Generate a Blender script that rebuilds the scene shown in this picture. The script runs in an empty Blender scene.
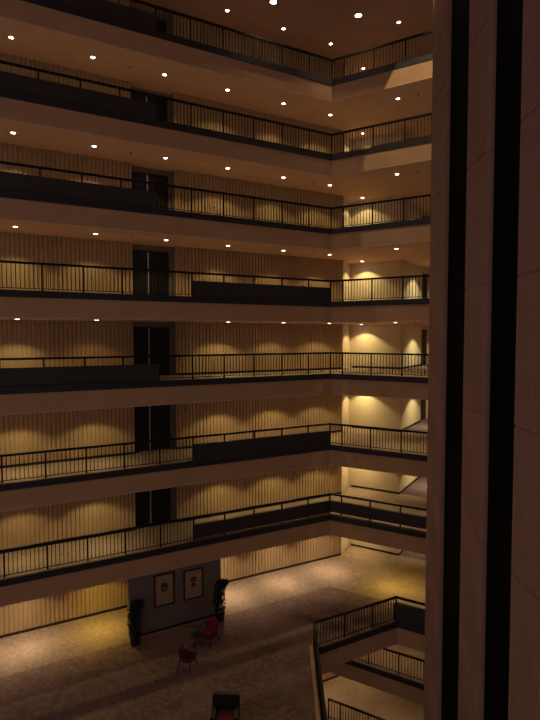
import bpy, bmesh, math, random
from mathutils import Vector, Matrix
random.seed(7)
S = 1.2                                   # one layout unit is 1.2 m (a storey is 2.8 units = 3.36 m)
KX, KY = 1.987, 20.913                    # inner corner of the two gallery fronts, in units
H3 = math.sqrt(3) / 2
DL = (H3, .5); NL = (-.5, H3)             # along / behind the left wing
DR = (H3, -.5); NR = (.5, H3)             # along / behind the right wing
EYE = 9.894
SC = bpy.context.scene
COL = SC.collection
PI = math.pi

def L(s, d, z=0.): return Vector(((KX + s*DL[0] + d*NL[0])*S, (KY + s*DL[1] + d*NL[1])*S, z*S))
def R(s, d, z=0.): return Vector(((KX + s*DR[0] + d*NR[0])*S, (KY + s*DR[1] + d*NR[1])*S, z*S))
def W(x, y, z=0.): return Vector((x*S, y*S, z*S))
def floor_z(k): return 2.8*(k - 2)

# ------------------------------------------------------------------ materials
def principled(name, col, rough=.7, spec=.3, metal=0.):
    m = bpy.data.materials.new(name); m.use_nodes = True
    b = m.node_tree.nodes['Principled BSDF']
    b.inputs['Base Color'].default_value = (*col, 1)
    b.inputs['Roughness'].default_value = rough
    b.inputs['Specular IOR Level'].default_value = spec
    b.inputs['Metallic'].default_value = metal
    return m
def noisy(name, c0, c1, scale, rough=.8, spec=.2, bump=0., detail=6, dist=0.):
    m = principled(name, c0, rough, spec); t = m.node_tree; b = t.nodes['Principled BSDF']
    tc = t.nodes.new('ShaderNodeTexCoord'); n = t.nodes.new('ShaderNodeTexNoise')
    n.inputs['Scale'].default_value = scale; n.inputs['Detail'].default_value = detail
    n.inputs['Distortion'].default_value = dist
    r = t.nodes.new('ShaderNodeValToRGB')
    r.color_ramp.elements[0].color = (*c0, 1); r.color_ramp.elements[1].color = (*c1, 1)
    r.color_ramp.elements[0].position = .35; r.color_ramp.elements[1].position = .65
    t.links.new(tc.outputs['Object'], n.inputs['Vector'])
    t.links.new(n.outputs['Fac'], r.inputs['Fac']); t.links.new(r.outputs['Color'], b.inputs['Base Color'])
    if bump:
        bp = t.nodes.new('ShaderNodeBump'); bp.inputs['Strength'].default_value = bump
        t.links.new(n.outputs['Fac'], bp.inputs['Height']); t.links.new(bp.outputs['Normal'], b.inputs['Normal'])
    return m
def carpet(name, a, b_, c, big=.55):
    """mottled carpet: large patches mixed with fine pile noise"""
    m = principled(name, a, .95, .05); t = m.node_tree; b = t.nodes['Principled BSDF']
    tc = t.nodes.new('ShaderNodeTexCoord')
    n1 = t.nodes.new('ShaderNodeTexNoise'); n1.inputs['Scale'].default_value = big; n1.inputs['Detail'].default_value = 5
    n2 = t.nodes.new('ShaderNodeTexNoise'); n2.inputs['Scale'].default_value = 5.5; n2.inputs['Detail'].default_value = 8
    n2.inputs['Distortion'].default_value = 1.2
    r1 = t.nodes.new('ShaderNodeValToRGB'); r1.color_ramp.elements[0].position = .38; r1.color_ramp.elements[1].position = .62
    r1.color_ramp.elements[0].color = (*a, 1); r1.color_ramp.elements[1].color = (*b_, 1)
    r2 = t.nodes.new('ShaderNodeValToRGB'); r2.color_ramp.elements[0].position = .42; r2.color_ramp.elements[1].position = .62
    r2.color_ramp.elements[0].color = (0, 0, 0, 1); r2.color_ramp.elements[1].color = (.6, .6, .6, 1)
    mx = t.nodes.new('ShaderNodeMixRGB'); mx.inputs['Color2'].default_value = (*c, 1)
    for n in (n1, n2): t.links.new(tc.outputs['Object'], n.inputs['Vector'])
    t.links.new(n1.outputs['Fac'], r1.inputs['Fac']); t.links.new(n2.outputs['Fac'], r2.inputs['Fac'])
    t.links.new(r1.outputs['Color'], mx.inputs['Color1']); t.links.new(r2.outputs['Color'], mx.inputs['Fac'])
    t.links.new(mx.outputs['Color'], b.inputs['Base Color'])
    return m
def emitter(name, col, strength):
    m = bpy.data.materials.new(name); m.use_nodes = True; t = m.node_tree
    t.nodes.clear(); e = t.nodes.new('ShaderNodeEmission'); o = t.nodes.new('ShaderNodeOutputMaterial')
    e.inputs['Color'].default_value = (*col, 1); e.inputs['Strength'].default_value = strength
    t.links.new(e.outputs[0], o.inputs[0]); return m

M = {
 'plaster':  noisy('beige_plaster', (.56, .33, .19), (.61, .365, .21), 1.2, .85, .15),
 'ceiling':  noisy('ceiling_plaster', (.74, .49, .36), (.78, .53, .39), 1.5, .9, .1, .05),
 'roof':     noisy('roof_plaster', (.44, .275, .21), (.48, .30, .23), 1.2, .9, .1),
 'ribbed':   noisy('ribbed_wall_vinyl', (.41, .275, .15), (.46, .31, .17), 1.0, .7, .25),
 'cream':    noisy('cream_plaster', (.58, .48, .33), (.62, .51, .35), 1.0, .75, .2),
 'grey':     noisy('grey_partition_paint', (.19, .15, .138), (.215, .172, .158), 2., .8, .2),
 'band':     principled('dark_edge_band', (.034, .030, .036), .55, .35),
 'metal':    principled('black_painted_metal', (.010, .009, .010), .6, .2),
 'panel':    noisy('dark_planter_laminate', (.046, .038, .042), (.055, .044, .047), 3., .6, .3),
 'door':     principled('black_lacquered_door', (.012, .011, .013), .4, .4),
 'chrome':   principled('brushed_steel', (.75, .72, .68), .3, .5, .7),
 'base':     principled('dark_skirting', (.022, .016, .016), .6, .3),
 'carpet':   carpet('gallery_carpet', (.22, .155, .115), (.26, .185, .135), (.32, .23, .17), 1.0),
 'dark_carpet': carpet('corridor_carpet', (.10, .065, .07), (.13, .08, .085), (.17, .11, .11), 1.),
 'lobby':    carpet('lobby_carpet', (.15, .09, .078), (.20, .13, .11), (.29, .19, .165), .45),
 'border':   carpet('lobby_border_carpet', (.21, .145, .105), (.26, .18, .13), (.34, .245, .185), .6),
 'pier':     noisy('pier_concrete', (.33, .19, .15), (.37, .21, .17), 2.2, .8, .2, .08),
 'glass':    principled('dark_shaft_glass', (.004, .004, .005), .6, .02),
 'trim':     principled('white_lamp_trim', (.35, .27, .22), .5, .4),
 'lamp':     emitter('lamp_face', (1., .88, .88), 14.),
 'lamp_big': emitter('atrium_lamp_face', (1., .86, .78), 25.),
 'red':      noisy('red_upholstery', (.19, .010, .035), (.24, .014, .044), 12., .8, .2),
 'wood':     principled('dark_stained_wood', (.045, .014, .016), .45, .4),
 'leather':  principled('black_leather', (.018, .012, .014), .5, .4),
 'cushion':  noisy('burgundy_cushion', (.14, .012, .03), (.17, .016, .038), 9., .8, .2),
 'leaf':     noisy('dark_ficus_leaf', (.010, .022, .013), (.018, .034, .018), 6., .55, .4),
 'bark':     principled('dark_bark', (.05, .03, .02), .9, .1),
 'pot':      principled('black_planter', (.010, .012, .014), .4, .5),
 'soil':     principled('potting_soil', (.03, .02, .015), .95, .05),
 'frame':    principled('dark_picture_frame', (.022, .010, .010), .4, .4),
 'mat':      noisy('tan_print_paper', (.40, .25, .17), (.46, .29, .19), 3., .8, .2),
 'print':    principled('dark_print_ink', (.07, .06, .05), .7, .2),
 'ink':      principled('grey_print_ink', (.20, .14, .11), .7, .2),
 'brass':    principled('dull_brass_disc', (.30, .24, .12), .5, .4, .4),
 'tabletop': principled('smoked_table_top', (.02, .024, .022), .3, .4),
}

# ------------------------------------------------------------------ mesh building
class MB:
    def __init__(s): s.v = []; s.f = []
    def add(s, vs, fs):
        n = len(s.v); s.v += [Vector(v) for v in vs]; s.f += [tuple(i + n for i in f) for f in fs]; return s
    def prism(s, poly, z0, z1):           # poly: world xy (metres), z in metres
        n = len(poly); vs = [Vector((p[0], p[1], z0)) for p in poly] + [Vector((p[0], p[1], z1)) for p in poly]
        fs = [tuple(range(n))[::-1], tuple(range(n, 2*n))] + [(i, (i+1) % n, n + (i+1) % n, n + i) for i in range(n)]
        return s.add(vs, fs)
    def fbox(s, F, s0, s1, d0, d1, z0, z1):   # box in a wing's frame (units)
        return s.prism([F(s0, d0), F(s1, d0), F(s1, d1), F(s0, d1)], z0*S, z1*S)
    def box(s, x0, x1, y0, y1, z0, z1):       # metres
        return s.prism([(x0, y0), (x1, y0), (x1, y1), (x0, y1)], z0, z1)
    def seg(s, a, b, w, h):                   # rectangular bar between two points, h along z
        a = Vector(a); b = Vector(b); d = (b - a).normalized()
        up = Vector((0, 0, 1)) if abs(d.z) < .9 else Vector((0, 1, 0))
        x = d.cross(up).normalized()*w/2; y = x.cross(d).normalized()*h/2
        vs = [a-x-y, a+x-y, a+x+y, a-x+y, b-x-y, b+x-y, b+x+y, b-x+y]
        return s.add(vs, [(3, 2, 1, 0), (4, 5, 6, 7), (0, 1, 5, 4), (1, 2, 6, 5), (2, 3, 7, 6), (3, 0, 4, 7)])
    def tube(s, pts, rad, n=8):
        pts = [Vector(p) for p in pts]; rad = rad if isinstance(rad, (list, tuple)) else [rad]*len(pts)
        vs = []; fs = []
        for i, p in enumerate(pts):
            d = (pts[min(i+1, len(pts)-1)] - pts[max(i-1, 0)]).normalized()
            up = Vector((0, 0, 1)) if abs(d.z) < .9 else Vector((1, 0, 0))
            x = d.cross(up).normalized(); y = d.cross(x).normalized()
            vs += [p + (x*math.cos(2*PI*k/n) + y*math.sin(2*PI*k/n))*rad[i] for k in range(n)]
        for i in range(len(pts)-1):
            fs += [(i*n+k, i*n+(k+1) % n, (i+1)*n+(k+1) % n, (i+1)*n+k) for k in range(n)]
        fs += [tuple(range(n))[::-1], tuple((len(pts)-1)*n + k for k in range(n))]
        return s.add(vs, fs)
    def lathe(s, prof, n=20, c=(0, 0, 0)):    # prof: (r, z), closed ends when r is 0
        c = Vector(c); vs = []; fs = []
        for r, z in prof: vs += [c + Vector((r*math.cos(2*PI*k/n), r*math.sin(2*PI*k/n), z)) for k in range(n)]
        for i in range(len(prof)-1):
            fs += [(i*n+k, i*n+(k+1) % n, (i+1)*n+(k+1) % n, (i+1)*n+k) for k in range(n)]
        return s.add(vs, fs)
    def mesh(s, name, mat, org=(0, 0, 0), smooth=False, bevel=0.):
        me = bpy.data.meshes.new(name); o = Vector(org)
        me.from_pydata([v - o for v in s.v], [], s.f)
        bm = bmesh.new(); bm.from_mesh(me)
        bmesh.ops.remove_doubles(bm, verts=bm.verts, dist=1e-5)
        if bevel: bmesh.ops.bevel(bm, geom=bm.edges[:], offset=bevel, segments=2, affect='EDGES', clamp_overlap=True)
        bmesh.ops.recalc_face_normals(bm, faces=bm.faces); bm.to_mesh(me); bm.free()
        if smooth:
            for p in me.polygons: p.use_smooth = True
        me.materials.append(mat); return me

def world_loc(o):
    v = Vector(o.location)
    while o.parent: o = o.parent; v = v + o.location
    return v
def obj(name, mb, mat, parent=None, org=None, smooth=False, bevel=0.):
    """mb is in world metres for unparented / unrotated things (parent stays unrotated until built)"""
    org = Vector(org) if org is not None else (world_loc(parent) if parent else Vector((0, 0, 0)))
    o = bpy.data.objects.new(name, mb.mesh(name, mat, org, smooth, bevel)); COL.objects.link(o)
    if parent: o.parent = parent; o.location = org - world_loc(parent)
    else: o.location = org
    return o
def inst(name, me, parent, loc):
    o = bpy.data.objects.new(name, me); COL.objects.link(o); o.parent = parent
    o.location = Vector(loc) - world_loc(parent) if parent else Vector(loc); return o
def tag(o, label=None, cat=None, group=None, kind=None):
    for k, v in (('label', label), ('category', cat), ('group', group), ('kind', kind)):
        if v: o[k] = v
    return o
def thing(name, loc, label, cat, group=None, rz=0):
    o = bpy.data.objects.new(name, None); COL.objects.link(o); o.location = loc; o.rotation_euler = (0, 0, rz)
    o.empty_display_size = .1
    return tag(o, label, cat, group)
def struct(name, mb, mat, label=None, org=None, parent=None, **k):
    if org is None:
        xs = [v.x for v in mb.v]; ys = [v.y for v in mb.v]; zs = [v.z for v in mb.v]
        org = ((min(xs)+max(xs))/2, (min(ys)+max(ys))/2, min(zs))
    o = obj(name, mb, mat, parent, org, **k)
    if not parent: tag(o, label, name.split('_')[0], None, 'structure')
    return o

# level words, counted from the top of the picture
ORD = {9: 'topmost level', 8: 'second level from top', 7: 'third level from top', 6: 'fourth level from top', 5: 'fifth level from top',
       4: 'sixth level from top', 3: 'level just above the lobby', 2: 'lobby level', 1: 'level just below the lobby', 0: 'second level below the lobby'}
NTH = ['first', 'second', 'third', 'fourth', 'fifth', 'sixth', 'seventh', 'eighth']

SMIN, SMAX = -15., 8.
DW = 2.1                                   # left wing wall behind the gallery front
DB = 4.15                                  # right wing wall
DOOR0, DOOR1, DREC = -7.16, -5.56, 2.42
trim_n = [0]
def trim(mb, mat, label, **k):
    trim_n[0] += 1
    return struct('trim_%d' % trim_n[0], mb, mat, label, **k)

# ------------------------------------------------------------------ slabs, ceilings, edge bands
GAL = [L(SMIN, 0), L(0, 0), R(SMAX, 0), R(SMAX, 12), R(-2.5, 12), L(3.4, 2.7), L(SMIN, 2.7)]
PLAT = [W(1.16, 4), W(1.16, 16.5), W(4.07, 18.18), W(8.6, 15.57), R(SMAX, 0), R(SMAX, 12), R(-2.5, 12),
        L(3.4, 2.7), L(SMIN, 2.7), L(SMIN, 0), W(-15, 4)]
def shrink_top(name, poly, z, mat, label): # carpet layer
    struct(name, MB().prism(poly, z*S - .02, z*S), mat, label)
for k in (9, 8, 7, 6, 5, 4, 3, 1, 0):
    z = floor_z(k)
    trim(MB().prism(GAL, (z - .78)*S, z*S - .02), M['plaster'], 'beige plaster gallery front, %s' % ORD[k])
    struct('ceiling', MB().prism(GAL, (z - .8)*S, (z - .78)*S), M['ceiling'], 'pale plaster gallery ceiling below the floor of the %s' % ORD[k])
    shrink_top('floor', GAL, z, M['carpet'], 'brown carpeted gallery floor, %s' % ORD[k])
    # dark band on the slab edge
    t = .03
    c = [L(SMIN, -t), W(KX, KY - t/H3*1.0), R(SMAX, -t), R(SMAX, 0), L(0, 0), L(SMIN, 0)]
    trim(MB().prism(c, (z - .2)*S, z*S + .004), M['band'], 'black edge band along the gallery floor, %s' % ORD[k])
# lobby platform
struct('ceiling', MB().prism(PLAT, -.8*S, -.02), M['plaster'], 'beige slab edge under the lobby floor')
struct('floor', MB().prism(PLAT, -.02, 0), M['lobby'], 'mottled brown lobby carpet')
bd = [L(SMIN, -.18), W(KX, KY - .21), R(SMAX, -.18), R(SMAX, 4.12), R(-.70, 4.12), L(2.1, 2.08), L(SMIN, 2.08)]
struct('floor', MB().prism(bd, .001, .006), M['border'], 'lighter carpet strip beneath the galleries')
WA, WB, WC = Vector((1.11, 16.55)), Vector((4.05, 18.25)), Vector((8.0, 15.97))
W0 = Vector((1.11, 6.0))
wb = MB()
wb.prism([W(1.19, 4), W(1.19, 16.483), W(4.07, 18.145), W(8.6, 15.535), W(8.6, 15.57), W(4.07, 18.18), W(1.16, 16.5), W(1.16, 4)], -.2*S, .004)
trim(wb, M['band'], 'black edge band around the floor opening')
# roof
struct('ceiling', MB().prism([W(-16, -4), W(14, -4), W(14, 34), W(-16, 34)], 21.6*S, 22.0*S), M['roof'], 'atrium roof ceiling with recessed lights')
struct('floor', MB().prism([W(-14, 4), W(14, 4), W(14, 34), W(-14, 34)], -8.8*S, -8.4*S), M['carpet'], 'lowest floor seen down the well')

# ------------------------------------------------------------------ walls
def ribbed_poly(F, s0, s1, d0, d1, pitch=.142, groove=.042, depth=.035):
    pts = [F(s0, d1), F(s0, d0)]
    s = s0 + .05
    while s + groove < s1 - .03:
        pts += [F(s, d0), F(s + .004, d0 + depth), F(s + groove - .004, d0 + depth), F(s + groove, d0)]
        s += pitch
    pts += [F(s1, d0), F(s1, d1)]
    return pts
door_n = [0]
def door(F, s0, s1, d, z, split, label):
    door_n[0] += 1
    root = bpy.data.objects.new('door_%d' % door_n[0], None); COL.objects.link(root)
    root.location = F((s0+s1)/2, d, z); tag(root, label, 'door', None, 'structure')
    h = 1.80
    obj('door_frame', MB().fbox(F, s0, s0+.03, d-.03, d+.05, z, z+h).fbox(F, s1-.03, s1, d-.03, d+.05, z, z+h)
        .fbox(F, s0+.03, s1-.03, d-.03, d+.05, z+h-.03, z+h), M['door'], root)
    obj('door_leaf', MB().fbox(F, s0+.03, split-.012, d, d+.05, z+.01, z+h-.03), M['door'], root)
    obj('door_leaf', MB().fbox(F, split+.012, s1-.03, d, d+.05, z+.01, z+h-.03), M['door'], root)
    st = obj('meeting_strip', MB().fbox(F, split-.02, split+.02, d-.02, d, z+.04, z+h-.06), M['chrome'], root)
    return root
for k in range(0, 10):
    z0 = floor_z(k); z1 = z0 + 2.0; w = ORD[k]
    if k >= 2 or k == 0 or k == 1:
        a = -15. if k > 1 else -3.
        if k > 1:
            struct('wall_left', MB().prism(ribbed_poly(L, a, DOOR0, DW, DW+.12), z0*S, z1*S), M['ribbed'], 'ribbed tan wall left of the dark doors, %s' % w)
            b0 = DOOR1
        else: b0 = a
        struct('wall_left', MB().prism(ribbed_poly(L, b0, 2.13, DW, DW+.12), z0*S, z1*S), M['ribbed'], 'ribbed tan wall right of the dark doors, %s' % w)
        if k > 1:
            mb = MB().fbox(L, DOOR0-.12, DOOR0, DW+.12, DREC+.1, z0, z1).fbox(L, DOOR1, DOOR1+.12, DW+.12, DREC+.1, z0, z1)
            mb.fbox(L, DOOR0, DOOR1, DREC, DREC+.1, z0+1.80, z1).fbox(L, DOOR1-.165, DOOR1, DREC, DREC+.06, z0, z0+1.80)
            mb.fbox(L, DOOR0, DOOR1, DREC+.06, DREC+.12, z0, z0+1.80)
            struct('wall_left', mb, M['grey'], 'grey recess around the dark doors, %s' % w)
            if k > 2:
                door(L, DOOR0+.005, DOOR1-.17, DREC, z0, -6.50, 'black double doors in a shallow recess, %s' % w)
        # right wing walls
        J = L(2.13, DW)
        q = Vector((J.x/S - KX, J.y/S - KY)); js, jd = q.x*DR[0] + q.y*DR[1], q.x*NR[0] + q.y*NR[1]
        struct('wall_right', MB().prism([R(js, jd), R(-.92, DB), R(-1.02, DB), R(js-.1, jd+.12)], z0*S, z1*S), M['cream'], 'short cream return at the corner, %s' % w)
        struct('wall_right', MB().fbox(R, -.92, 1.48, DB, DB+.1, z0, z1), M['cream'], 'cream wall behind the right gallery, %s' % w)
        mb = MB().fbox(R, 1.38, 1.48, DB+.1, 7.5, z0, z1).fbox(R, 1.38, 1.48, 8.5, 11, z0, z1).fbox(R, 1.38, 1.48, 7.5, 8.5, z0+1.8, z1)
        struct('wall_right', mb, M['cream'], 'cream side wall of the corridor, %s' % w)
        struct('wall_right', MB().fbox(R, 1.38, 3.8, 11, 11.1, z0, z1), M['cream'], 'far end of the corridor, %s' % w)
        struct('wall_right', MB().fbox(R, 3.7, 3.8, DB, 11, z0, z1).fbox(R, 3.8, SMAX, DB, DB+.1, z0, z1), M['cream'], 'cream wall beyond the corridor, %s' % w)
        G = lambda s, d, z=0.: R(d, s, z)   # corridor wall frame: s runs down the corridor
        if k > 1:
            door(G, 7.505, 8.495, 1.40, z0, 8.0, 'narrow dark doorway down the corridor, %s' % w)
        struct('floor', MB().fbox(R, 1.52, 3.69, 4.28, 10.98, z0+.002, z0+.008), M['dark_carpet'], 'dark purple carpet in the side corridor, %s' % w)
        # skirtings
        hb = .085
        if k > 1:
            struct('baseboard_left', MB().fbox(L, a, DOOR0, DW-.03, DW, z0, z0+hb), M['base'], 'dark skirting left of the doors, %s' % w)
        struct('baseboard_left', MB().fbox(L, b0, 2.10, DW-.03, DW, z0, z0+hb), M['base'], 'dark skirting right of the doors, %s' % w)
        struct('baseboard_right', MB().fbox(R, -.80, 1.50, DB-.03, DB, z0, z0+hb), M['base'], 'dark skirting behind the right gallery, %s' % w)
        struct('baseboard_right', MB().fbox(R, 1.48, 1.51, DB, 7.45, z0, z0+hb), M['base'], 'dark skirting of the corridor, %s' % w)
# lobby partition carrying the pictures
struct('wall_partition', MB().fbox(L, -7.93, -4.71, .0, .25, 0, 2.0), M['grey'], 'grey partition wall with two framed prints')
struct('baseboard_partition', MB().fbox(L, -7.93, -4.71, -.03, 0, 0, .07), M['base'], 'dark skirting of the grey partition')

# ------------------------------------------------------------------ elevator tower: ribbed piers and dark shafts
TX = 4.4
def pier(y1, y0, label):                  # y1 far end, y0 near end (units)
    r = .13; D = .34
    prof = [(TX+D, y1), (TX+.05, y1), (TX, y1-.05)]
    y = y1 - .16
    while y > y0 + r + .1:
        prof += [(TX, y), (TX+.013, y-.008), (TX+.013, y-.022), (TX, y-.03)]; y -= .105
    for i in range(0, 9):
        a = PI/2*i/8
        prof.append((TX + r - r*math.cos(a), y0 + r - r*math.sin(a)))
    prof.append((TX+D, y0))
    ins = [(x + (.02 if x < TX+D-.01 else 0), min(max(yy, y0+.02), y1-.02)) for x, yy in prof]
    mb = MB(); g = .016
    k = -3
    zj = [2.8*j - .2 for j in range(-3, 9)]
    lo = -8.4
    for z in zj + [21.6]:
        if z <= lo: continue
        top = z - (g if z < 21.5 else 0)
        mb.prism([W(*p) for p in prof], lo*S, top*S)
        if z < 21.5: mb.prism([W(*p) for p in ins], top*S, (z+g)*S)
        lo = z + g
    # one continuous pier: joints stay as recessed slots
    me_poly = mb
    return struct('wall_tower', me_poly, M['pier'], label)
ys = [(15.95, 14.60), (12.93, 11.58), (10.11, 8.76), (7.26, 5.91), (4.42, 3.07)]
nm = ['farthest rounded concrete pier beside the galleries', 'second rounded concrete pier', 'third ribbed pier at the right edge', 'fourth ribbed pier', 'fifth ribbed pier']
for (a, b), n in zip(ys, nm): pier(a, b, n)
struct('wall_tower', MB().prism([W(TX+.34, 15.95), W(TX+.34, 2.8), W(8.3, 2.8), W(8.3, 15.95)], -8.4*S, 21.6*S), M['grey'], 'tower core behind the piers')
for i, (y0, y1) in enumerate(((12.93, 14.60), (10.11, 11.58), (7.26, 8.76), (4.42, 5.91))):
    o = struct('window_%d' % (i+1), MB().prism([W(TX+.13, y0), W(TX+.13, y1), W(TX+.34, y1), W(TX+.34, y0)], -8.4*S, 21.6*S), M['glass'], 'tall black glazed shaft between two piers')

# ------------------------------------------------------------------ balustrades
RH = .84
bal_me = {}
def get_bar(h, w, nm):
    key = (round(h, 3), w)
    if key not in bal_me:
        bal_me[key] = MB().box(-w/2, w/2, -w/2, w/2, 0, h).mesh(nm, M['metal'])
    return bal_me[key]
def add_bar(name, p, h, w, parent, rz):
    o = inst(name, get_bar(h, w, name), parent, p); o.rotation_euler = (0, 0, rz); return o
def rail_run(root, P, s_list, z, inset, rz, panels=(), gap=0., corner=True, thick=.11):
    """P(s, d, z) frame; s_list: post positions; panels: (s0, s1) spans with a solid box instead of balusters"""
    a, b = s_list[0], s_list[-1]
    d = inset
    obj('handrail', MB().seg(P(a-.03, d, z+RH-.03), P(b+.03, d, z+RH-.03), .08*S, .066*S), M['metal'], root, bevel=.008)
    def inpanel(s): return any(p0 - .01 < s < p1 + .01 for p0, p1 in panels)
    free = []
    for i in range(len(s_list)-1):
        if not inpanel((s_list[i]+s_list[i+1])/2): free.append((s_list[i], s_list[i+1]))
    # merge free bays for the low rail
    runs = []
    for f in free:
        if runs and abs(runs[-1][1]-f[0]) < 1e-6: runs[-1][1] = f[1]
        else: runs.append(list(f))
    for r0, r1 in runs:
        obj('bottom_rail', MB().seg(P(r0, d, z+.07), P(r1, d, z+.07), .03*S, .02*S), M['metal'], root)
    for s in (s_list if corner else s_list[1:]): add_bar('post', P(s, d, z+.005), (RH-.05)*S, .046*S, root, rz)
    for s0, s1 in free:
        n = max(2, round((s1-s0)/.118))
        for j in range(1, n):
            add_bar('baluster', P(s0+(s1-s0)*j/n, d, z+.07), (RH-.12)*S, .019*S, root, rz)
    for p0, p1 in panels:
        p0 = max(p0, a-.15); p1 = min(p1, b)
        obj('planter_panel', MB().fbox(P, p0, p1, d-.035, d+thick, z+gap+.005, z+.55), M['panel'], root, bevel=.01)
LP = [-.97 - 1.175*i for i in range(11)][::-1] + [.058]
LP = [x for x in LP if x > -14.]
RP = [.0, .45, 1.62, 2.80, 3.97, 5.15]
lpan = {9: [(-14, -6.845)], 8: [(-14, -6.845)], 7: [(-14, -6.845)], 5: [(-14, -6.845)],
        6: [(-5.67, 0)], 4: [(-5.67, 0)], 3: [(-5.67, 0)]}
def pick(lst, pts):
    return [(min(pts, key=lambda q: abs(q-a)), min(pts, key=lambda q: abs(q-b))) for a, b in lst]
INS = .10
for k in (9, 8, 7, 6, 5, 4, 3):
    z = floor_z(k)
    side = {3: 'panels both sides of corner', 6: 'panel right of the doors', 4: 'panel right of the doors'}.get(k, 'panel left of the doors')
    t = thing('balustrade', L(0, INS, z), 'long black gallery balustrade with dark %s, %s' % (side, ORD[k]),
              'balustrade', 'gallery balustrades')
    rail_run(t, L, LP, z, INS, math.radians(30), pick(lpan[k], LP), .05 if k == 3 else 0.)
    rail_run(t, R, [-.058]+RP[1:], z, INS, math.radians(-30), [(-.058, 5.15)] if k == 3 else [], .10 if k == 3 else 0., corner=False)
for k, d in ((1, 'black balustrade seen through the floor opening, first gallery below the lobby'),
             (0, 'lowest black balustrade seen at the bottom of the floor opening')):
    z = floor_z(k)
    t = thing('balustrade', R(2, INS, z), d, 'balustrade', 'balustrades below the lobby')
    rail_run(t, R, [-.058]+RP[1:], z, INS, math.radians(-30))
# balustrade round the opening in the lobby floor
t = thing('balustrade', W(1.17, 16.5, 0), 'angled black balustrade around the opening in the lobby floor', 'balustrade')
def line_frame(A, B):
    u = (B - A).normalized(); n = Vector((-u.y, u.x))
    def P(s, d, z=0.):
        q = A + u*s + n*d; return W(q.x, q.y, z)
    return P, (B-A).length, math.atan2(u.y, u.x)
P, ln, a = line_frame(WA, WB)
rail_run(t, P, [-.012, 1.19, 2.36, ln+.012], 0, .02, a, corner=False)
P, ln, a = line_frame(WB, WC)
rail_run(t, P, [-.012, 1.17, 2.34, 3.5, ln], 0, .02, a, [(-.10, ln)], corner=False, thick=.2)
P, ln, a = line_frame(W0, WA)
rail_run(t, P, [.1+1.165*i for i in range(9)]+[ln+.012], 0, .02, a)
# low kerb on the lobby side
P, ln, a = line_frame(W0, WA)
trim(MB().fbox(P, 0, ln+.05,   .065, .165, .0, .05), M['plaster'], 'low beige kerb beside the opening balustrade')

# ------------------------------------------------------------------ recessed lights
trim_me = MB().lathe([(.064*S, 0), (.085*S, 0), (.085*S, -.008), (.064*S, -.012), (.064*S, 0)], 20).mesh('trim_ring', M['trim'])
def disc_mesh(r, mat, nm):
    mb = MB(); mb.lathe([(.0005, .006), (r, .006), (r, -.006), (.0005, -.006)], 20); return mb.mesh(nm, mat)
disc_me = disc_mesh(.066*S, M['lamp'], 'lamp_face')
off_me = disc_mesh(.066*S, M['trim'], 'lamp_face')
big_trim = MB().lathe([(.112*S, 0), (.145*S, 0), (.145*S, -.012), (.112*S, -.018), (.112*S, 0)], 24).mesh('trim_ring', M['trim'])
big_me = disc_mesh(.115*S, M['lamp_big'], 'lamp_face')
spot_cache = {}
def spot(parent, power, col, size=128, blend=.55, drop=.03, rad=.03, aim=None, peak=1.3):
    d = bpy.data.lights.new('bulb', 'SPOT'); d.energy = power; d.color = col
    d.spot_size = math.radians(size); d.spot_blend = blend; d.shadow_soft_size = rad
    # reflector lamp: intensity peaks straight down, as measured beams do
    d.use_nodes = True; t = d.node_tree; e = t.nodes['Emission']
    tc = t.nodes.new('ShaderNodeTexCoord'); sp = t.nodes.new('ShaderNodeSeparateXYZ')
    ab = t.nodes.new('ShaderNodeMath'); ab.operation = 'ABSOLUTE'
    pw = t.nodes.new('ShaderNodeMath'); pw.operation = 'POWER'; pw.inputs[1].default_value = 7.
    ma = t.nodes.new('ShaderNodeMath'); ma.operation = 'MULTIPLY_ADD'; ma.inputs[1].default_value = peak; ma.inputs[2].default_value = 1.
    t.links.new(tc.outputs['Normal'], sp.inputs[0]); t.links.new(sp.outputs[2], ab.inputs[0])
    t.links.new(ab.outputs[0], pw.inputs[0]); t.links.new(pw.outputs[0], ma.inputs[0]); t.links.new(ma.outputs[0], e.inputs['Strength'])
    o = bpy.data.objects.new('bulb', d); COL.objects.link(o); o.parent = parent; o.location = (0, 0, -drop)
    if aim is not None:
        o.rotation_euler = (Vector(aim) - world_loc(parent)).to_track_quat('-Z', 'Y').to_euler()
    return o
def downlight(p,  label, group, power, col, on=True, big=False, size=116, blend=.3, peak=1.3):
    t = thing('ceiling_downlight', p - Vector((0, 0, .002)), label, 'ceiling light', group)
    inst('trim_ring', big_trim if big else trim_me, t, p - Vector((0, 0, .002)))
    inst('lamp_face', (big_me if big else disc_me) if on else off_me, t, p - Vector((0, 0, .010)))
    if on: spot(t, power, col, size, blend, peak=peak)
    return t
SL = [-13.35, -11., -8.64, -6.27, -3.92, -1.56, .63]
NAMEL = ['seventh', 'sixth', 'fifth', 'fourth', 'third', 'second', 'first']
WARM = (1., .78, .36); YEL = (1., .74, .15); NEU = (1., .80, .50); ORG = (1., .60, .25)
PW = 84.
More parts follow.
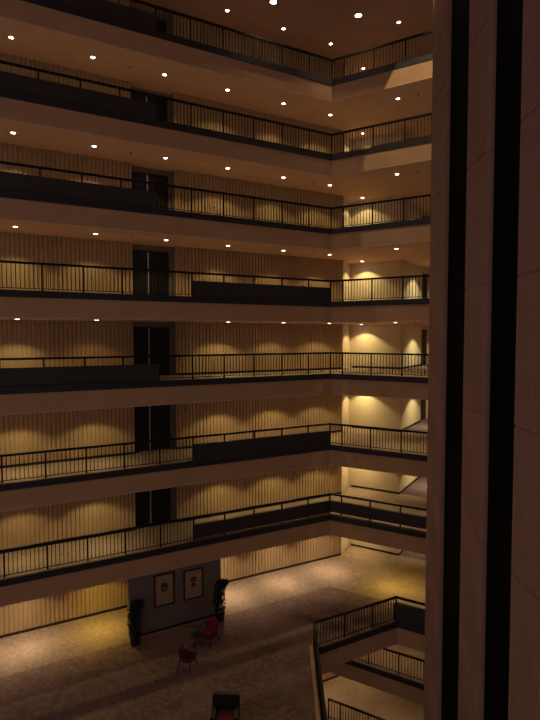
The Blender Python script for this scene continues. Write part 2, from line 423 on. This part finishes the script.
for k in range(0, 10):
    z = floor_z(k) + 2.0
    if k == 9: z = 21.6
    g = 'downlights in the gallery ceilings'
    where = {9: 'atrium roof ceiling over the topmost gallery', 2: 'ceiling above the lobby floor'}.get(k, 'ceiling over the gallery, %s' % ORD[k])
    for s, n in zip(SL, NAMEL):
        if k < 2 and s < 0: continue
        on = not (s == -6.27 and 2 <= k <= 5)
        rnd = random.Random(k*100 + int(s*10))
        c = WARM; pw = PW*rnd.uniform(.8, 1.15)*{9: .45, 8: .75, 7: .85, 6: .85}.get(k, 1.)
        if k == 5 and s == -8.64: pw *= .45; c = ORG
        if k == 2: c = {-11.: NEU, -8.64: YEL, -3.92: NEU, -1.56: NEU}.get(s, NEU); pw = PW*1.0*(.8 if s == -8.64 else 1.)
        if k <= 1: pw *= .7; c = (1., .66, .33)
        downlight(L(s, 1.0, z), 'round downlight over left wing, %s from the corner, %s' % (n, ORD[k]), g, pw, c, on, peak=4. if k == 2 else 1.3)
    for s, d, n, f in ((2.25, 1.0, 'over the right wing', .8), (4.6, 1.0, 'over right wing behind tower', .8),
                       (-.15, 3.6, 'close to the cream wall', 1.35), (2.45, 6.0, 'in the side corridor', 2.3), (2.6, 9.3, 'far down the side corridor', .9)):
        c = (YEL if k == 2 else (1., .66, .33) if k < 2 else WARM) if s == 2.25 else ((1., .86, .46) if s > 2.4 and s < 2.5 else WARM)
        pw = PW*f*(.6 if k >= 7 or k < 2 else 1.)
        downlight(R(s, d, z), 'round downlight %s, %s' % (n, ORD[k]), g, pw, c, peak=4. if k == 2 and s == 2.25 else 1.3)
# brighter lamps of the atrium roof
for (s, d), n in (((-2.71, -.25), 'left'), ((.40, -1.06), 'right')):
    downlight(L(s, d, 21.6), 'larger and brighter round lamp in the atrium roof, %s of the two' % n, 'large lamps in the atrium roof', 110, (1., .72, .5), True, True, 110, .8)

acc = downlight(W(3.9, 15.5, 21.6), 'round roof lamp beside the farthest pier, washing the right gallery fronts', 'large lamps in the atrium roof', 60, (1., .76, .42), True, False, 116, .5, 0.)
spot(acc, 800, (1., .80, .46), 66, .06, aim=W(6.2, 18.5, 18.), peak=0.)
# sprinklers between the downlights
spr = MB().lathe([(.001, 0), (.035, 0), (.035, -.012), (.012, -.016), (.012, -.045), (.03, -.05), (.03, -.056), (.001, -.056)], 12).mesh('sprinkler', M['base'])
for k in (5, 6, 7, 8):
    for (F, s, n) in ((L, -7.45, 'left of the doors'), (L, -.1, 'near the corner'), (R, 3.0, 'on the right wing')):
        o = inst('ceiling_sprinkler', spr, None, F(s, 1.05, floor_z(k)+2.0))
        tag(o, 'tiny dark ceiling sprinkler %s, %s' % (n, ORD[k]), 'sprinkler', 'ceiling sprinklers')
# small wall discs beside the doors
for k in range(3, 8):
    z = floor_z(k)
    rot = Matrix.Rotation(math.radians(30), 4, 'Z') @ Matrix.Rotation(PI/2, 4, 'X')
    mb = MB().lathe([(.001, 0), (.09, 0), (.09, .03), (.075, .045), (.001, .045)], 18)
    mb.v = [rot @ v for v in mb.v]
    p = L(-5.2, DW, z+1.5)
    mb.v = [v + p for v in mb.v]
    o = obj('wall_sounder', mb, M['brass'], None, p)
    tag(o, 'small round alarm disc right of the doors, %s' % ORD[k], 'alarm', 'round discs beside the doors')

# ------------------------------------------------------------------ framed prints on the partition
def picture(s0, s1, z0, z1, label, kind):
    t = thing('framed_picture', L((s0+s1)/2, 0, z0), label, 'picture')
    w = .045
    mb = MB().fbox(L, s0, s1, -.035, -.002, z0, z0+w).fbox(L, s0, s1, -.035, -.002, z1-w, z1)
    mb.fbox(L, s0, s0+w, -.035, -.002, z0+w, z1-w).fbox(L, s1-w, s1, -.035, -.002, z0+w, z1-w)
    obj('frame', mb, M['frame'], t)
    pr = obj('print', MB().fbox(L, s0+w, s1-w, -.018, -.003, z0+w, z1-w), M['mat'], t)
    cs, cz = (s0+s1)/2, z0+(z1-z0)*.56
    def blob(pts, d0, mat, nm):
        mb = MB(); n = len(pts)
        mb.add([L(cs+x, d0, cz+y) for x, y in pts] + [L(cs+x, d0+.004, cz+y) for x, y in pts],
               [tuple(range(n)), tuple(range(n, 2*n))[::-1]] + [(i, (i+1) % n, n+(i+1) % n, n+i) for i in range(n)])
        obj(nm, mb, mat, pr)
    if kind == 0:
        blob([(-.12, .07), (-.09, .14), (0, .17), (.09, .14), (.12, .07), (.10, -.13), (-.10, -.13)], -.024, M['print'], 'printed_emblem')
        blob([(-.06, -.02), (-.05, .04), (.05, .04), (.06, -.02), (.05, -.09), (-.05, -.09)], -.029, M['ink'], 'emblem_centre')
    else:
        blob([(.11*math.cos(a*PI/8), .10+.09*math.sin(a*PI/8)) for a in range(16)], -.024, M['print'], 'printed_emblem')
        blob([(.085*math.cos(a*PI/8), -.08+.075*math.sin(a*PI/8)) for a in range(16)], -.024, M['print'], 'printed_emblem')
        blob([(.05*math.cos(a*PI/8), .10+.035*math.sin(a*PI/8)) for a in range(16)], -.029, M['ink'], 'emblem_centre')
picture(-7.12, -6.42, .83, 1.93, 'dark framed tan print with one square-based emblem, left on the grey partition', 0)
picture(-6.09, -5.38, .82, 1.86, 'dark framed tan print with two stacked round marks, right on the grey partition', 1)

# ------------------------------------------------------------------ potted trees at the partition ends
def tree(p, label, seed, lean):
    rnd = random.Random(seed)
    t = thing('potted_tree', p, label, 'potted plant', 'potted trees beside the partition')
    obj('planter', MB().lathe([(.001, 0), (.17, 0), (.185, .02), (.215, .40), (.225, .42), (.225, .44), (.195, .44), (.185, .40), (.001, .40)], 24, p), M['pot'], t, smooth=False)
    obj('soil', MB().lathe([(.001, .42), (.188, .415), (.188, .402), (.001, .402)], 20, p), M['soil'], t)
    pts = [p + Vector((lean*.10*math.sin(i*.9), .03*math.sin(i*1.7), .40 + i*.16)) for i in range(9)]
    obj('trunk', MB().tube(pts, [.022-.0015*i for i in range(9)], 8), M['bark'], t, smooth=True)
    clumps = [(.02, .62, .20), (-.09, .80, .19), (.05, .93, .17), (-.08, 1.09, .18), (.04, 1.24, .19), (-.02, 1.42, .20), (.12, 1.54, .19), (.22, 1.62, .12), (.03, 1.62, .13)]
    mb = MB()
    for cx, cz, r in clumps:
        for _ in range(170):
            v = Vector((rnd.gauss(0, 1), rnd.gauss(0, 1), rnd.gauss(0, 1))).normalized()*r*rnd.uniform(.55, 1.05)
            c = p + Vector((cx*lean, 0, cz)) + Vector((v.x, v.y, v.z*.8))
            ax = (v.normalized() + Vector((rnd.uniform(-.7, .7), rnd.uniform(-.7, .7), rnd.uniform(-.9, .2)))).normalized()
            sd = ax.cross(Vector((rnd.uniform(-1, 1), rnd.uniform(-1, 1), rnd.uniform(-1, 1)))).normalized()
            l, w = rnd.uniform(.06, .10), rnd.uniform(.02, .032); nn = ax.cross(sd)*.008
            mb.add([c, c+ax*l*.45+sd*w, c+ax*l, c+ax*l*.45-sd*w, c+ax*l*.45+nn], [(0, 1, 4), (1, 2, 4), (2, 3, 4), (3, 0, 4)])
    obj('foliage', mb, M['leaf'], t)
tree(L(-7.86, -.36, 0), 'tall dark potted tree at the left end of the grey partition', 3, 1.)
tree(L(-4.90, -.36, 0), 'tall dark potted tree at the right end of the grey partition', 5, 1.)

# ------------------------------------------------------------------ lobby seating (metres, local coordinates)
def arc_band(r0, r1, a0, a1, z0, z1, n=16, flare=0.):
    vs = []; fs = []
    for i in range(n+1):
        a = a0+(a1-a0)*i/n
        zt = z1 - (.10*abs(2*i/n-1)**2)
        for r, z in ((r0, z0), (r1, z0), (r1+flare, zt), (r0+flare, zt)):
            vs.append(Vector((r*math.cos(a), r*math.sin(a), z)))
    for i in range(n):
        b = i*4
        for j in range(4): fs.append((b+j, b+(j+1) % 4, b+4+(j+1) % 4, b+4+j))
    fs += [(3, 2, 1, 0), tuple(n*4+j for j in range(4))]
    return MB().add(vs, fs)
def armchair(loc, rz, label):
    t = thing('armchair', Vector((0, 0, 0)), label, 'chair', 'red armchairs in the lobby')
    seat = MB().prism([(.27*math.cos(a)*1.0, .27*math.sin(a)) for a in [2*PI*i/24 for i in range(24)]], .36, .47)
    obj('seat', seat, M['red'], t, bevel=.02)
    obj('seat_frame', MB().lathe([(.001, .30), (.255, .30), (.275, .33), (.275, .36), (.001, .36)], 24), M['wood'], t)
    obj('backrest', arc_band(.255, .30, math.radians(215), math.radians(325), .52, .86, 16, .03), M['red'], t)
    obj('back_shell', arc_band(.302, .325, math.radians(210), math.radians(330), .50, .83, 16, .03), M['wood'], t)
    for sx in (-1, 1):
        pts = [Vector((sx*.30*math.cos(math.radians(a)), -.30*math.sin(math.radians(-a)), z)) for a, z in ()] or \
              [Vector((sx*.27, -.18, .72)), Vector((sx*.33, -.05, .70)), Vector((sx*.345, .10, .67)), Vector((sx*.32, .19, .62)), Vector((sx*.28, .20, .50)), Vector((sx*.24, .20, .36))]
        obj('armrest', MB().tube(pts, [.018, .02, .022, .022, .018, .018], 8), M['wood'], t, smooth=True)
    for sx in (-1, 1):
        obj('leg', MB().tube([(sx*.20, .18, .31), (sx*.23, .22, .15), (sx*.25, .26, 0)], [.024, .02, .014], 8), M['wood'], t, smooth=True)
        obj('leg', MB().tube([(sx*.20, -.20, .52), (sx*.20, -.21, .31), (sx*.23, -.26, .15), (sx*.26, -.32, 0)], [.022, .024, .02, .014], 8), M['wood'], t, smooth=True)
    t.location = loc; t.rotation_euler = (0, 0, rz)
    return t
armchair(W(-2.74, 15.50, 0), math.radians(-18), 'red armchair seen from behind, nearer of the two by the partition')
armchair(W(-2.27, 16.75, 0), math.radians(150), 'red armchair facing the room, beside the right potted tree')
t = thing('side_table', W(-2.62, 16.45, 0), 'small round dark side table between the red armchairs', 'table')
p = t.location
obj('tabletop', MB().lathe([(.001, .50), (.22, .50), (.23, .51), (.23, .52), (.22, .53), (.001, .53)], 24, p), M['tabletop'], t)
for i in range(3):
    a = 2*PI*i/3+.4
    obj('leg', MB().tube([p+Vector((.05*math.cos(a), .05*math.sin(a), .50)), p+Vector((.10*math.cos(a), .10*math.sin(a), .25)), p+Vector((.19*math.cos(a), .19*math.sin(a), 0))], .012, 6), M['metal'], t, smooth=True)
# boxy lounge chair at the bottom edge
t = thing('lounge_chair', Vector((0, 0, 0)), 'boxy black lounge chair with burgundy seat at the bottom edge', 'chair')
obj('backrest', MB().box(-.42, .42, .22, .42, .12, .86), M['leather'], t, bevel=.03)
obj('armrest', MB().box(-.42, -.27, -.40, .21, .12, .58), M['leather'], t, bevel=.03)
obj('armrest', MB().box(.27, .42, -.40, .21, .12, .58), M['leather'], t, bevel=.03)
obj('seat_base', MB().box(-.265, .265, -.38, .215, .12, .28), M['leather'], t, bevel=.01)
obj('seat_cushion', MB().box(-.262, .262, -.40, .212, .285, .45), M['cushion'], t, bevel=.03)
for sx in (-1, 1):
    for sy in (-.34, .36): obj('foot', MB().lathe([(.001, 0), (.022, 0), (.03, .12), (.001, .12)], 10, (sx*.36, sy, 0)), M['wood'], t)
t.location = W(-1.37, 13.05, 0); t.rotation_euler = (0, 0, math.radians(0))

# ------------------------------------------------------------------ world, camera
w = bpy.data.worlds.new('world'); SC.world = w; w.use_nodes = True
bg = w.node_tree.nodes['Background']; bg.inputs[0].default_value = (1., .80, .74, 1); bg.inputs[1].default_value = .20
cam = bpy.data.cameras.new('camera'); co = bpy.data.objects.new('camera', cam); COL.objects.link(co)
cam.sensor_fit = 'VERTICAL'; cam.sensor_height = 36.; cam.lens = 535.2/720*36.
co.location = (0, 0, EYE*S)
co.rotation_euler = (math.radians(90-2.626), 0, math.radians(1.053))
cam.clip_end = 200
SC.camera = co
SC.view_settings.view_transform = 'Standard'; SC.view_settings.look = 'None'
SC.view_settings.gamma = 1.; SC.view_settings.use_curve_mapping = False
SC.view_settings.exposure = 0.
